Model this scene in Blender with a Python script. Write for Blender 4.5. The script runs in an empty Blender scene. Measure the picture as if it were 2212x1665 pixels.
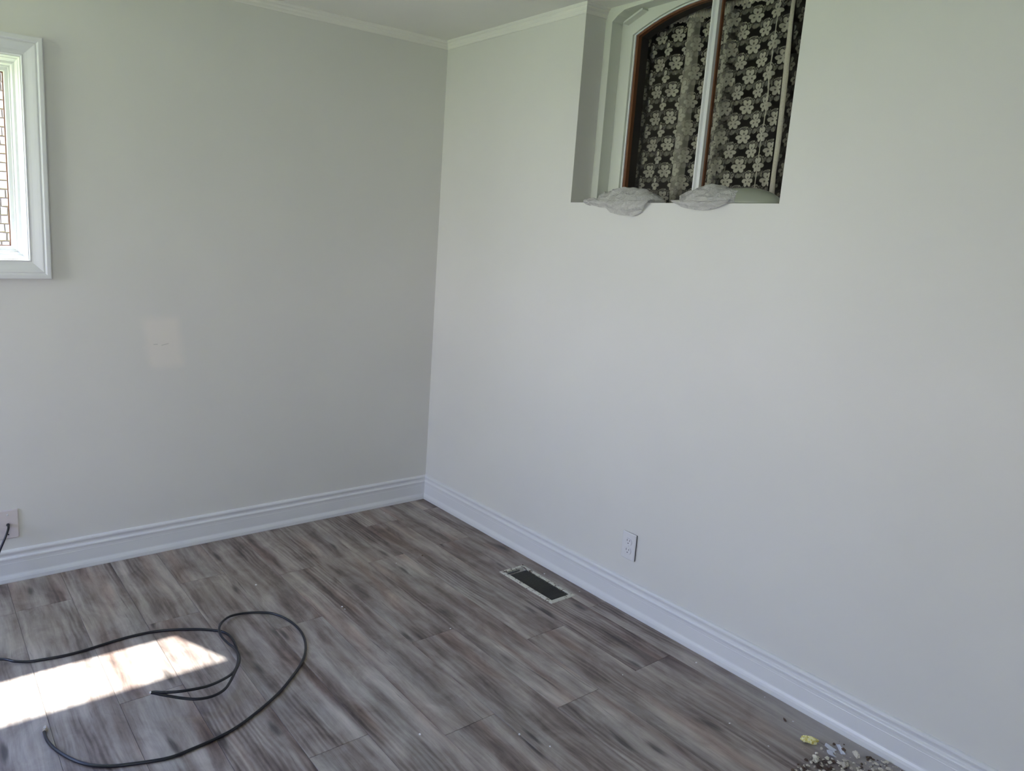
import bpy, bmesh, math, random
import numpy as np
from mathutils import Vector, Matrix, noise

rnd = random.Random(7)
S = bpy.context.scene
COL = S.collection

# ------------------------------------------------------------------ camera
CAM = (-2.36401, -3.29360, 1.51506)
YAW, PITCH, ROLL = 0.633593, -0.180620, 0.0544181
FPX, CX, CY = 1609.294, -156.685, -45.216          # image size 2212 x 1665
cam_data = bpy.data.cameras.new('camera')
cam = bpy.data.objects.new('camera', cam_data)
COL.objects.link(cam)
F = Vector((math.cos(PITCH) * math.sin(YAW), math.cos(PITCH) * math.cos(YAW), math.sin(PITCH)))
R = F.cross(Vector((0, 0, 1))).normalized()
U = R.cross(F)
R2 = math.cos(ROLL) * R + math.sin(ROLL) * U
U2 = -math.sin(ROLL) * R + math.cos(ROLL) * U
M = Matrix((R2, U2, -F)).transposed().to_4x4()
M.translation = Vector(CAM)
cam.matrix_world = M
cam_data.sensor_fit = 'HORIZONTAL'
cam_data.sensor_width = 36.0
cam_data.lens = FPX / 2212 * 36.0
cam_data.shift_x = -CX / 2212
cam_data.shift_y = CY / 2212
cam_data.clip_start = 0.02
S.camera = cam

# ------------------------------------------------------------------ light and exposure
SUN_M, SUN_S = 0.438, 1.78                          # travel direction (m, -1, -s)
EXPOSURE = 3.93
SUN_STRENGTH = 1.65
SKY_GAIN = 1.0
S.view_settings.view_transform = 'Standard'
S.view_settings.look = 'None'
S.view_settings.exposure = EXPOSURE
S.view_settings.gamma = 1.0
S.view_settings.use_curve_mapping = False
try:
    S.cycles.use_denoising = True
    S.cycles.max_bounces = 14
    S.cycles.diffuse_bounces = 8
    S.cycles.transparent_max_bounces = 16
    S.cycles.sample_clamp_indirect = 6.0
except Exception:
    pass

world = bpy.data.worlds.new('sky')
S.world = world
world.use_nodes = True
wn, wl = world.node_tree.nodes, world.node_tree.links
wn.clear()
w_out = wn.new('ShaderNodeOutputWorld')
w_bg = wn.new('ShaderNodeBackground')
w_tc = wn.new('ShaderNodeTexCoord')
w_sep = wn.new('ShaderNodeSeparateXYZ')
w_ramp = wn.new('ShaderNodeValToRGB')
w_ramp.color_ramp.elements[0].position = 0.0
w_ramp.color_ramp.elements[0].color = (0.95, 0.93, 0.95, 1)
w_ramp.color_ramp.elements[1].position = 0.60
w_ramp.color_ramp.elements[1].color = (0.22, 0.38, 1.0, 1)
wl.new(w_tc.outputs['Generated'], w_sep.inputs[0])
wl.new(w_sep.outputs['Z'], w_ramp.inputs['Fac'])
wl.new(w_ramp.outputs['Color'], w_bg.inputs['Color'])
w_bg.inputs['Strength'].default_value = SKY_GAIN
wl.new(w_bg.outputs[0], w_out.inputs['Surface'])

sun_data = bpy.data.lights.new('sun', 'SUN')
sun_data.energy = SUN_STRENGTH
sun_data.angle = math.radians(0.9)
sun_data.color = (1.0, 0.955, 0.90)
sun = bpy.data.objects.new('sun', sun_data)
COL.objects.link(sun)
sun.rotation_euler = Vector((SUN_M, -1.0, -SUN_S)).to_track_quat('-Z', 'Y').to_euler()


def portal(name, loc, direction, sx, sy):
    """a sampling portal in a window opening (gives no light of its own)"""
    d = bpy.data.lights.new(name, 'AREA')
    d.shape = 'RECTANGLE'
    d.size, d.size_y = sx, sy
    d.cycles.is_portal = True
    o = bpy.data.objects.new(name, d)
    COL.objects.link(o)
    o.location = loc
    o.rotation_euler = Vector(direction).to_track_quat('-Z', 'Y').to_euler()


# room dimensions
HC = 2.456                # ceiling
XW, YW = -4.7, -5.6       # the two walls behind the camera
W1X0, W1X1, W1Z0, W1Z1 = -3.12, -1.872, 1.237, 2.130   # outer edge of casing of window_1
YN0, YN1, ZN = -1.910, -0.962, 1.6545                   # niche
WA = (-4.45, -3.60, 0.95, 2.00)     # opening in wall_rear  (x0,x1,z0,z1)
WB = (-1.50, -0.35, 0.90, 2.15)     # opening in wall_side  (y0,y1,z0,z1)
portal('window_portal', ((W1X0 + W1X1) / 2, 0.155, (W1Z0 + W1Z1) / 2), (0, -1, 0), W1X1 - W1X0 - .23, W1Z1 - W1Z0 - .23)
portal('rear_window_portal', ((WA[0] + WA[1]) / 2, YW - 0.16, (WA[2] + WA[3]) / 2), (0, 1, 0), WA[1] - WA[0], WA[3] - WA[2])
portal('side_window_portal', (XW - 0.16, (WB[0] + WB[1]) / 2, (WB[2] + WB[3]) / 2), (1, 0, 0), WB[1] - WB[0], WB[3] - WB[2])


# ------------------------------------------------------------------ helpers
def tag(o, label=None, cat=None, group=None, kind=None):
    if label: o['label'] = label
    if cat: o['category'] = cat
    if group: o['group'] = group
    if kind: o['kind'] = kind
    return o


def link(name, me, parent=None, loc=None):
    o = bpy.data.objects.new(name, me)
    COL.objects.link(o)
    if parent: o.parent = parent
    if loc is not None: o.location = loc
    return o


def empty(name, loc, rz=0.0):
    o = bpy.data.objects.new(name, None)
    COL.objects.link(o)
    o.empty_display_size = 0.05
    o.location = loc
    o.rotation_euler = (0, 0, rz)
    return o


def mesh(name, verts, faces, mat=None, smooth=False, mats=None, fmat=None):
    me = bpy.data.meshes.new(name)
    me.from_pydata([tuple(v) for v in verts], [], [tuple(f) for f in faces])
    for m in (mats or ([mat] if mat else [])):
        me.materials.append(m)
    if fmat: me.polygons.foreach_set('material_index', fmat)
    if smooth: me.polygons.foreach_set('use_smooth', [True] * len(me.polygons))
    me.update()
    return me


class B:
    """collects shapes for ONE mesh"""
    def __init__(s): s.v, s.f = [], []
    def add(s, vs, fs):
        n = len(s.v)
        s.v += [tuple(x) for x in vs]
        s.f += [tuple(i + n for i in f) for f in fs]
        return s
    def box(s, x0, x1, y0, y1, z0, z1):
        return s.add([(x0, y0, z0), (x1, y0, z0), (x1, y1, z0), (x0, y1, z0), (x0, y0, z1), (x1, y0, z1), (x1, y1, z1), (x0, y1, z1)],
                     [(0, 3, 2, 1), (4, 5, 6, 7), (0, 1, 5, 4), (1, 2, 6, 5), (2, 3, 7, 6), (3, 0, 4, 7)])
    def prism(s, pts, fn, a, b):
        """polygon pts (2D) extruded; fn(u, v, t) -> xyz"""
        n = len(pts)
        vs = [fn(u, v, a) for u, v in pts] + [fn(u, v, b) for u, v in pts]
        fs = [tuple(range(n)), tuple(range(2 * n - 1, n - 1, -1))] + [(i, i + n, (i + 1) % n + n, (i + 1) % n) for i in range(n)]
        return s.add(vs, fs)
    def lathe(s, prof, seg=20, axis='z', o=(0, 0, 0)):
        vs, fs = [], []
        for r, h in prof:
            for k in range(seg):
                a = 2 * math.pi * k / seg
                c, d = r * math.cos(a), r * math.sin(a)
                p = {'z': (c, d, h), 'y': (c, h, d), 'x': (h, c, d)}[axis]
                vs.append((p[0] + o[0], p[1] + o[1], p[2] + o[2]))
        for i in range(len(prof) - 1):
            for k in range(seg):
                fs.append((i * seg + k, i * seg + (k + 1) % seg, (i + 1) * seg + (k + 1) % seg, (i + 1) * seg + k))
        fs.append(tuple(range(seg)))
        fs.append(tuple(range((len(prof) - 1) * seg, len(prof) * seg)))
        return s.add(vs, fs)
    def build(s, name, mat, parent=None, smooth=False, loc=None, bevel=0.0, fix=True):
        me = mesh(name, s.v, s.f, mat, smooth)
        if fix or bevel:
            bm = bmesh.new(); bm.from_mesh(me)
            if bevel:
                bmesh.ops.bevel(bm, geom=bm.edges[:], offset=bevel, segments=2, affect='EDGES', profile=0.5)
            bmesh.ops.recalc_face_normals(bm, faces=bm.faces[:])
            bm.to_mesh(me); bm.free()
        return link(name, me, parent, loc)


def mat(name, color=(.8, .8, .8), rough=.5, metal=0.0, spec=None):
    m = bpy.data.materials.new(name)
    m.use_nodes = True
    b = m.node_tree.nodes['Principled BSDF']
    b.inputs['Base Color'].default_value = (*color, 1)
    b.inputs['Roughness'].default_value = rough
    b.inputs['Metallic'].default_value = metal
    if spec is not None: b.inputs['Specular IOR Level'].default_value = spec
    return m


class N:
    """tiny node helper"""
    def __init__(s, m):
        s.t = m.node_tree; s.b = s.t.nodes['Principled BSDF']; s.out = s.t.nodes['Material Output']
    def n(s, kind, **kw):
        x = s.t.nodes.new('ShaderNode' + kind)
        for k, v in kw.items(): setattr(x, k, v)
        return x
    def l(s, a, b): s.t.links.new(a, b)
    def val(s, sock, v):
        if hasattr(v, 'is_output'): s.l(v, sock)
        else: sock.default_value = v
    def math(s, op, a, b=None, c=None, clamp=False):
        x = s.n('Math', operation=op, use_clamp=clamp)
        for i, v in enumerate((a, b, c)):
            if v is not None: s.val(x.inputs[i], v)
        return x.outputs[0]
    def mix(s, f, a, b, blend='MIX'):
        x = s.n('Mix', data_type='RGBA', blend_type=blend)
        s.val(x.inputs[0], f)
        for i, v in ((6, a), (7, b)):
            if isinstance(v, tuple): v = (*v[:3], 1)
            s.val(x.inputs[i], v)
        return x.outputs[2]
    def noise(s, vec, scale=5, detail=3, rough=.5, dist=0.0):
        x = s.n('TexNoise')
        x.inputs['Scale'].default_value = scale; x.inputs['Detail'].default_value = detail
        x.inputs['Roughness'].default_value = rough; x.inputs['Distortion'].default_value = dist
        s.l(vec, x.inputs['Vector'])
        return x.outputs[0]
    def mapping(s, vec, scale=(1, 1, 1), loc=(0, 0, 0), rot=(0, 0, 0)):
        x = s.n('Mapping')
        x.inputs['Scale'].default_value = scale; x.inputs['Location'].default_value = loc; x.inputs['Rotation'].default_value = rot
        s.l(vec, x.inputs['Vector'])
        return x.outputs[0]
    def ramp(s, f, stops):
        x = s.n('ValToRGB')
        e = x.color_ramp.elements
        while len(e) < len(stops): e.new(0.5)
        for i, (p, c) in enumerate(stops):
            e[i].position = p; e[i].color = (*c, 1) if isinstance(c, tuple) else (c, c, c, 1)
        s.l(f, x.inputs[0])
        return x.outputs[0]
    def pos(s): return s.n('NewGeometry').outputs['Position']
    def obj(s): return s.n('TexCoord').outputs['Object']
    def bump(s, h, strength=.2, dist=.002):
        x = s.n('Bump'); x.inputs['Strength'].default_value = strength; x.inputs['Distance'].default_value = dist
        s.l(h, x.inputs['Height']); s.l(x.outputs[0], s.b.inputs['Normal'])
    def smooth(s, v, a, b):
        x = s.n('MapRange', interpolation_type='SMOOTHSTEP')
        s.val(x.inputs[0], v); x.inputs[1].default_value = a; x.inputs[2].default_value = b
        return x.outputs[0]


# ------------------------------------------------------------------ materials
def paint(name, col, patch=False):
    m = mat(name, col, .55, spec=.35)
    k = N(m)
    p = k.pos()
    fine = k.noise(p, 260, 3, .6)
    big = k.noise(p, 1.7, 3, .5)
    c = k.mix(k.smooth(big, .3, .7), tuple(x * .985 for x in col), tuple(min(1, x * 1.015) for x in col))
    if patch:      # a paler, warmer soft-edged rectangle on the left wall, with two scuffs across it
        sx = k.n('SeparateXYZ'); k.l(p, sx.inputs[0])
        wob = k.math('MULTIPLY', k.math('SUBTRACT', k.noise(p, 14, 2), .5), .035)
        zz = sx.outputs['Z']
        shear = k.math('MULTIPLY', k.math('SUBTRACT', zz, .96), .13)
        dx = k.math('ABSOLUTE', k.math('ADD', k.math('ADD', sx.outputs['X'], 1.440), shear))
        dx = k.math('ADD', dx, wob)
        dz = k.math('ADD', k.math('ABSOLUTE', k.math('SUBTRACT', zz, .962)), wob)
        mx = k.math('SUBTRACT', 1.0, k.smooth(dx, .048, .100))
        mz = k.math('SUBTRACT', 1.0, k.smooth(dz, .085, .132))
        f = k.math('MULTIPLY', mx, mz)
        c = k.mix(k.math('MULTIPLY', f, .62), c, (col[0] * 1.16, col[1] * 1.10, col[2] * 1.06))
        # scuffs
        for (x0, x1, z0, sl) in ((-1.485, -1.465, .955, 0.0), (-1.452, -1.418, .953, .22)):
            u = k.math('SUBTRACT', sx.outputs['X'], (x0 + x1) / 2)
            inx = k.math('SUBTRACT', 1.0, k.smooth(k.math('ABSOLUTE', u), (x1 - x0) * .35, (x1 - x0) * .55))
            ln = k.math('ABSOLUTE', k.math('SUBTRACT', k.math('SUBTRACT', zz, z0), k.math('MULTIPLY', u, sl)))
            inz = k.math('SUBTRACT', 1.0, k.smooth(ln, .0008, .003))
            c = k.mix(k.math('MULTIPLY', k.math('MULTIPLY', inx, inz), .35), c, (.30, .30, .29))
    k.l(c, k.b.inputs['Base Color'])
    k.bump(fine, .08, .0006)
    return m


WALL = (.725, .72, .695)
M_WALL = paint('wall_paint', WALL)
M_WALLP = paint('wall_paint_pale_area', WALL, True)
M_CEIL = paint('ceiling_paint', (.84, .83, .79))
M_TRIM = mat('trim_paint', (.755, .765, .785), .32)
M_VINYL = mat('window_vinyl', (.62, .63, .61), .35)
M_NICHE = mat('niche_trim_paint', (.70, .72, .66), .45)
M_BROWN = mat('stained_wood', (.16, .06, .022), .4)
k = N(M_BROWN)
k.l(k.mix(k.noise(k.mapping(k.obj(), (40, 40, 3)), 3, 4), (.10, .035, .014), (.22, .085, .03)), k.b.inputs['Base Color'])
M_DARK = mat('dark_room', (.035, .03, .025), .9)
M_BLACK = mat('cable_jacket', (.012, .013, .017), .33)
M_STEEL = mat('plated_steel', (.55, .52, .46), .3, 1.0)
M_DKMETAL = mat('dark_metal', (.06, .065, .08), .5, .6)
M_PLATE = mat('outlet_plastic', (.745, .745, .76), .3)
M_PLATE2 = mat('coax_plate_plastic', (.66, .61, .61), .3)
M_SLOT = mat('slot_dark', (.09, .09, .11), .6)
M_EAVE = mat('eave_boards', (.80, .80, .78), .6)

# floor planks
def wood():
    m = mat('grey_vinyl_plank', rough=.42, spec=.4)
    k = N(m)
    oi = k.n('ObjectInfo')
    o = k.obj()
    off = k.n('CombineXYZ')
    k.l(k.math('MULTIPLY', oi.outputs['Random'], 37.0), off.inputs[0])
    k.l(k.math('MULTIPLY', oi.outputs['Random'], 91.0), off.inputs[1])
    v = k.n('VectorMath', operation='ADD'); k.l(o, v.inputs[0]); k.l(off.outputs[0], v.inputs[1])
    v = v.outputs[0]
    # meandering grain coordinate
    warp = k.noise(k.mapping(v, (2.2, 1.1, 1)), 2.0, 3, .5)
    sx = k.n('SeparateXYZ'); k.l(v, sx.inputs[0])
    gx = k.math('ADD', sx.outputs['X'], k.math('MULTIPLY', k.math('SUBTRACT', warp, .5), .045))
    cv = k.n('CombineXYZ'); k.l(gx, cv.inputs[0]); k.l(sx.outputs['Y'], cv.inputs[1])
    g = cv.outputs[0]
    broad = k.noise(k.mapping(g, (13, 1.3, 1)), 1.0, 4, .55)
    mid = k.noise(k.mapping(g, (30, 3.0, 1)), 1.0, 4, .55)
    fine = k.noise(k.mapping(g, (210, 7, 1)), 1.0, 3, .6)
    patchy = k.noise(k.mapping(v, (11, 5.5, 1)), 1.0, 5, .65, .6)
    # cathedral rings
    ring = k.n('TexWave', wave_type='RINGS', rings_direction='Z')
    ring.inputs['Scale'].default_value = 5.5; ring.inputs['Distortion'].default_value = 5.0
    ring.inputs['Detail'].default_value = 3; ring.inputs['Detail Scale'].default_value = 1.3
    k.l(k.mapping(g, (3.6, .33, 1)), ring.inputs['Vector'])
    rmask = k.smooth(k.noise(k.mapping(v, (5, 1.1, 1)), 1.0, 1), .50, .66)
    base = k.math('ADD', k.math('MULTIPLY', broad, .40), k.math('MULTIPLY', mid, .28))
    base = k.math('ADD', base, k.math('MULTIPLY', patchy, .24))
    base = k.math('ADD', base, k.math('MULTIPLY', fine, .07))
    base = k.math('ADD', base, k.math('MULTIPLY', k.math('SUBTRACT', oi.outputs['Random'], .5), .035))
    base = k.math('SUBTRACT', base, k.math('MULTIPLY', k.math('MULTIPLY', rmask, ring.outputs['Fac']), .055))
    c = k.ramp(base, [(.35, (.060, .046, .042)), (.42, (.160, .122, .111)), (.485, (.268, .226, .208)), (.55, (.385, .337, .312)), (.64, (.54, .482, .447))])
    # brown and bluish tints
    tint = k.noise(k.mapping(v, (9, 1.6, 1), (4, 9, 0)), 1.0, 2)
    c = k.mix(k.math('MULTIPLY', k.smooth(tint, .52, .68), .55), c, (.92, .74, .66), 'MULTIPLY')
    c = k.mix(k.math('MULTIPLY', k.smooth(tint, .46, .34), .45), c, (.90, .97, 1.0), 'MULTIPLY')
    # dark mineral streaks and knots
    vo = k.n('TexVoronoi', feature='F1'); vo.inputs['Scale'].default_value = 1.0
    k.l(k.mapping(g, (11, 2.6, 1)), vo.inputs['Vector'])
    kn = k.smooth(k.math('ADD', vo.outputs['Distance'], k.math('MULTIPLY', mid, .25)), .30, .16)
    c = k.mix(k.math('MULTIPLY', kn, .75), c, (.035, .028, .028))
    st = k.noise(k.mapping(g, (75, 2.3, 1), (11, 3, 0)), 1.0, 4, .7)
    c = k.mix(k.math('MULTIPLY', k.smooth(st, .60, .72), .55), c, (.045, .036, .038))
    # dust film by the rubble
    ps = k.n('SeparateXYZ'); k.l(k.pos(), ps.inputs[0])
    d1 = k.smooth(k.math('ADD', ps.outputs['X'], k.math('MULTIPLY', k.noise(k.pos(), 9, 3), .10)), -.26, .02)
    d2 = k.smooth(ps.outputs['Y'], -1.75, -2.45)
    sp = k.noise(k.pos(), 420, 2)
    dust = k.math('MULTIPLY', k.math('MULTIPLY', d1, d2), k.math('ADD', .75, k.math('MULTIPLY', sp, .3)), clamp=True)
    c = k.mix(k.math('MULTIPLY', dust, .9), c, (.42, .40, .40))
    k.l(c, k.b.inputs['Base Color'])
    k.l(k.math('ADD', .36, k.math('ADD', k.math('MULTIPLY', fine, .14), k.math('MULTIPLY', dust, .3))), k.b.inputs['Roughness'])
    k.bump(k.math('ADD', fine, k.math('MULTIPLY', mid, .6)), .14, .001)
    return m


M_WOOD = wood()
M_SUB = mat('underlay', (.03, .028, .026), .9)

# chipped cream enamel of the floor register
M_RUST = mat('chipped_enamel', (.62, .60, .52), .45)
k = N(M_RUST)
r1 = k.noise(k.pos(), 130, 4, .7)
r2 = k.noise(k.pos(), 38, 3, .6)
rm = k.smooth(k.math('ADD', k.math('MULTIPLY', r1, .6), k.math('MULTIPLY', r2, .5)), .585, .63)
c = k.mix(rm, (.60, .59, .52), (.055, .028, .014))
k.l(c, k.b.inputs['Base Color'])
M_SLAT = mat('register_slats', (.16, .16, .15), .5, .2)
M_DUCT = mat('duct_metal', (.02, .02, .02), .8)
M_GRASS = mat('sunlit_ground', (.12, .24, .045), .9)
k = N(M_GRASS)
k.l(k.mix(k.noise(k.pos(), 3, 5), (.50, .54, .15), (.62, .64, .24)), k.b.inputs['Base Color'])
M_STONE = mat('pale_stone', (.62, .52, .48), .8)
k = N(M_STONE)
oi = k.n('ObjectInfo')
c = k.ramp(oi.outputs['Random'], [(0, (.31, .215, .165)), (.35, (.34, .245, .20)), (.7, (.29, .225, .16)), (1, (.36, .28, .225))])
c = k.mix(k.math('MULTIPLY', k.noise(k.pos(), 60, 4, .7), .4), c, (.16, .12, .08))
k.l(c, k.b.inputs['Base Color'])
M_MORTAR = mat('mortar', (.17, .13, .085), .9)

M_GLASS = bpy.data.materials.new('window_glass')
M_GLASS.use_nodes = True
t = M_GLASS.node_tree
t.nodes.remove(t.nodes['Principled BSDF'])
tr = t.nodes.new('ShaderNodeBsdfTransparent'); tr.inputs[0].default_value = (.96, .98, .97, 1)
gl = t.nodes.new('ShaderNodeBsdfGlossy'); gl.inputs['Roughness'].default_value = 0.02
mx = t.nodes.new('ShaderNodeMixShader')
mx.inputs[0].default_value = .05; t.links.new(tr.outputs[0], mx.inputs[1]); t.links.new(gl.outputs[0], mx.inputs[2])
t.links.new(mx.outputs[0], t.nodes['Material Output'].inputs['Surface'])


def lace_mat():
    """lace: attribute 'lace' = thread density, from open net (0) to solid petal (1)"""
    m = mat('lace', (.5, .48, .42), .85, spec=.1)
    k = N(m)
    a = k.n('Attribute', attribute_name='lace')
    d = a.outputs['Fac']
    mesh_ = k.noise(k.pos(), 900, 1)
    c = k.mix(d, (.22, .21, .17), (.42, .40, .335))
    c = k.mix(k.math('MULTIPLY', mesh_, .25), c, (.26, .25, .20))
    k.l(c, k.b.inputs['Base Color'])
    al = k.math('ADD', .015, k.math('MULTIPLY', d, 1.0), clamp=True)
    k.l(al, k.b.inputs['Alpha'])
    return m


M_LACE = lace_mat()
M_TAPE = mat('curtain_tape', (.56, .53, .44), .85, spec=.1)
k = N(M_TAPE)
k.l(k.mix(k.noise(k.pos(), 160, 3), (.45, .42, .34), (.66, .62, .53)), k.b.inputs['Base Color'])

# ------------------------------------------------------------------ setting: floor
PW, PL = 0.1945, 1.22
floor = B()
T = 0.012
VX0, VX1, VY0, VY1 = -.218, -.113, -1.262, -.958      # duct hole
X0, X1, Y0, Y1 = XW, 0.0, YW, 0.0
for (a, b, c_, d_) in ((X0 - .1, VX0, Y0 - .1, Y1 + .1), (VX1, X1 + .1, Y0 - .1, Y1 + .1), (VX0, VX1, Y0 - .1, VY0), (VX0, VX1, VY1, Y1 + .1)):
    floor.box(a, b, c_, d_, -.10, -T)
floor_o = tag(floor.build('floor', M_SUB), kind='structure')

phase = {0: -2.60 + 1.22, 1: -1.785, 2: -1.428, 3: -1.790, 4: -1.225, 5: -1.705, 6: -.889, 7: -1.578, 8: -.62, 9: -1.051, 10: -1.50}
gap = .0004
fullmesh = None


def plank_mesh(pts, h=T, bev=.0007):
    """prism plank from polygon pts with a fine bevel on its top edge"""
    n = len(pts)
    area = sum(pts[i][0] * pts[(i + 1) % n][1] - pts[(i + 1) % n][0] * pts[i][1] for i in range(n))
    if area < 0: pts = pts[::-1]
    ins = []
    for i in range(n):
        p0, p1, p2 = Vector(pts[i - 1]), Vector(pts[i]), Vector(pts[(i + 1) % n])
        a = (p1 - p0).normalized(); b = (p2 - p1).normalized()
        na, nb = Vector((-a.y, a.x)), Vector((-b.y, b.x))
        ins.append(p1 + (na + nb) * bev)
    vs = [(x, y, -h) for x, y in pts] + [(x, y, -bev) for x, y in pts] + [(p.x, p.y, 0) for p in ins]
    fs = [tuple(range(n - 1, -1, -1)), tuple(range(2 * n, 3 * n))]
    for i in range(n):
        j = (i + 1) % n
        fs += [(i, j, n + j, n + i), (n + i, n + j, 2 * n + j, 2 * n + i)]
    return mesh('plank', vs, fs, M_WOOD)


strips = int(math.ceil(-XW / PW)) + 1
for s_ in range(strips):
    if s_ == 0: xa, xb = -.118, 0.0
    else: xb = -.118 - (s_ - 1) * .1962; xa = xb - .1962
    xa = max(xa, XW)
    if xa >= xb: continue
    ph = phase.get(s_, -rnd.uniform(.2, 1.2))
    ys = [ph + PL * q for q in range(-6, 6)]
    ys = [YW] + [y for y in ys if YW + .03 < y < -.03] + [0.0]
    for y0, y1 in zip(ys[:-1], ys[1:]):
        pts = [(xa + gap, y0 + gap), (xb - gap, y0 + gap), (xb - gap, y1 - gap), (xa + gap, y1 - gap)]
        hole = None
        if xb > VX0 and y0 < VY0 and y1 > VY1:
            if s_ == 0:      # hole bites into its left edge
                pts = [(xa + gap, y0 + gap), (xb - gap, y0 + gap), (xb - gap, y1 - gap), (xa + gap, y1 - gap), (xa + gap, VY1), (VX1, VY1), (VX1, VY0), (xa + gap, VY0)]
            elif s_ == 1:
                pts = [(xa + gap, y0 + gap), (xb - gap, y0 + gap), (xb - gap, VY0), (VX0, VY0), (VX0, VY1), (xb - gap, VY1), (xb - gap, y1 - gap), (xa + gap, y1 - gap)]
        full = s_ > 1 and abs((y1 - y0) - PL) < 1e-4 and abs((xb - xa) - .1962) < 1e-5
        cx, cy = (xa + xb) / 2, (y0 + y1) / 2
        if full and fullmesh: me = fullmesh
        else:
            me = plank_mesh([(x - cx, y - cy) for x, y in pts])
            if full: fullmesh = me
        link('plank', me, floor_o, (cx, cy, 0))


# ------------------------------------------------------------------ setting: walls, ceiling
def wall_boxes(u0, u1, z0, z1, opening, fn):
    """rectangle u0..u1 x z0..z1 minus openings (u0,u1,z0,z1) as boxes; fn(builder,u0,u1,z0,z1)"""
    b = B()
    a0, a1, c0, c1 = opening
    fn(b, u0, a0, z0, z1); fn(b, a1, u1, z0, z1)
    if c0 > z0: fn(b, a0, a1, z0, c0)
    if c1 < z1: fn(b, a0, a1, c1, z1)
    return b


LO = .074                                              # opening of window_1 inside its casing
o1 = (W1X0 + LO, W1X1 - LO, W1Z0 + LO, W1Z1 - LO)
wl_ = wall_boxes(XW - .15, 0.15, -.10, HC + .2, o1, lambda b, a, c, d, e: b.box(a, c, 0, .17, d, e))
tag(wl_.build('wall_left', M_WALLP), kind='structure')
ZT = HC + .2
wr = wall_boxes(YW - .15, 0.0, -.10, ZT, (YN0, YN1, ZN, ZT), lambda b, a, c, d, e: b.box(0, .12, a, c, d, e))
wall_right = tag(wr.build('wall_right', M_WALL), kind='structure')
wrr = wall_boxes(XW - .15, .12, -.10, HC + .2, WA, lambda b, a, c, d, e: b.box(a, c, YW - .15, YW, d, e))
tag(wrr.build('wall_rear', M_WALL), kind='structure')
ws = wall_boxes(YW, 0.0, -.10, HC + .2, WB, lambda b, a, c, d, e: b.box(XW - .15, XW, a, c, d, e))
tag(ws.build('wall_side', M_WALL), kind='structure')
tag(B().box(XW - .15, .40, YW - .15, .17, HC, HC + .2).build('ceiling', M_CEIL), kind='structure')


# crown moulding (small two-step bead) and baseboards: profiles (out, z)
def extrude_profile(name, prof, path, material, parent=None, smooth=False):
    """prof: list of (out, z); path: list of (point2d, outward2d scaled for mitre)"""
    vs, fs = [], []
    n = len(prof)
    for (p, d) in path:
        for o_, z in prof: vs.append((p[0] + d[0] * o_, p[1] + d[1] * o_, z))
    for i in range(len(path) - 1):
        for j in range(n - 1):
            fs.append((i * n + j, i * n + j + 1, (i + 1) * n + j + 1, (i + 1) * n + j))
    fs.append(tuple(range(n))); fs.append(tuple(range((len(path) - 1) * n, len(path) * n)))
    b = B(); b.add(vs, fs)
    return b.build(name, material, parent, smooth)


crown = [(0, HC - .040), (.004, HC - .040), (.006, HC - .036), (.006, HC - .026), (.009, HC - .023), (.012, HC - .018), (.012, HC - .012), (.017, HC - .009), (.021, HC - .004), (.021, HC), (0, HC)]
tag(extrude_profile('trim_1', crown, [((XW, 0), (0, -1)), ((0, 0), (-1, -1))], M_CEIL), kind='structure')
tag(extrude_profile('trim_2', crown, [((0, 0), (-1, -1)), ((0, YN1), (-1, -1)), ((.12, YN1), (0, -1))], M_CEIL), kind='structure')
tag(extrude_profile('trim_3', crown, [((.12, YN0), (0, 1)), ((0, YN0), (-1, 1)), ((0, YW), (-1, 0))], M_CEIL), kind='structure')

base = [(0, 0), (.019, 0), (.020, .004), (.0195, .016), (.017, .024), (.0135, .032), (.0128, .036), (.0125, .078), (.0132, .0795), (.0125, .0815), (.0128, .092), (.0140, .0975), (.0145, .1015),
        (.0125, .105), (.0085, .108), (.0075, .1125), (.0085, .118), (.0105, .1225), (.0115, .127), (.0105, .1315), (.0080, .1350), (.0045, .1368), (0, .1372)]
tag(extrude_profile('baseboard_left', base, [((XW, 0), (0, -1)), ((0, 0), (-1, -1))], M_TRIM), kind='structure')
tag(extrude_profile('baseboard_right', base, [((0, 0), (-1, -1)), ((0, YW), (-1, 0))], M_TRIM), kind='structure')


# ------------------------------------------------------------------ window_1 in the left wall
def frame_side(name, prof, rect, side, material, parent, base_y=0.0):
    """one mitred side of a picture-frame moulding on plane y=base_y; prof (inset, proud)"""
    x0, x1, z0, z1 = rect
    vs = []
    for d, h in prof:
        c = [(x0 + d, z0 + d), (x1 - d, z0 + d), (x1 - d, z1 - d), (x0 + d, z1 - d)]
        a, b = {'bottom': (0, 1), 'right': (1, 2), 'top': (2, 3), 'left': (3, 0)}[side]
        vs.append((c[a][0], base_y - h, c[a][1])); vs.append((c[b][0], base_y - h, c[b][1]))
    n = len(prof)
    fs = [(2 * i, 2 * i + 1, 2 * i + 3, 2 * i + 2) for i in range(n - 1)] + [(2 * n - 2, 2 * n - 1, 1, 0)]
    fs += [tuple(2 * i for i in range(n)), tuple(2 * i + 1 for i in range(n))]
    b = B(); b.add(vs, fs)
    return b.build(name, material, parent)


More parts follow.
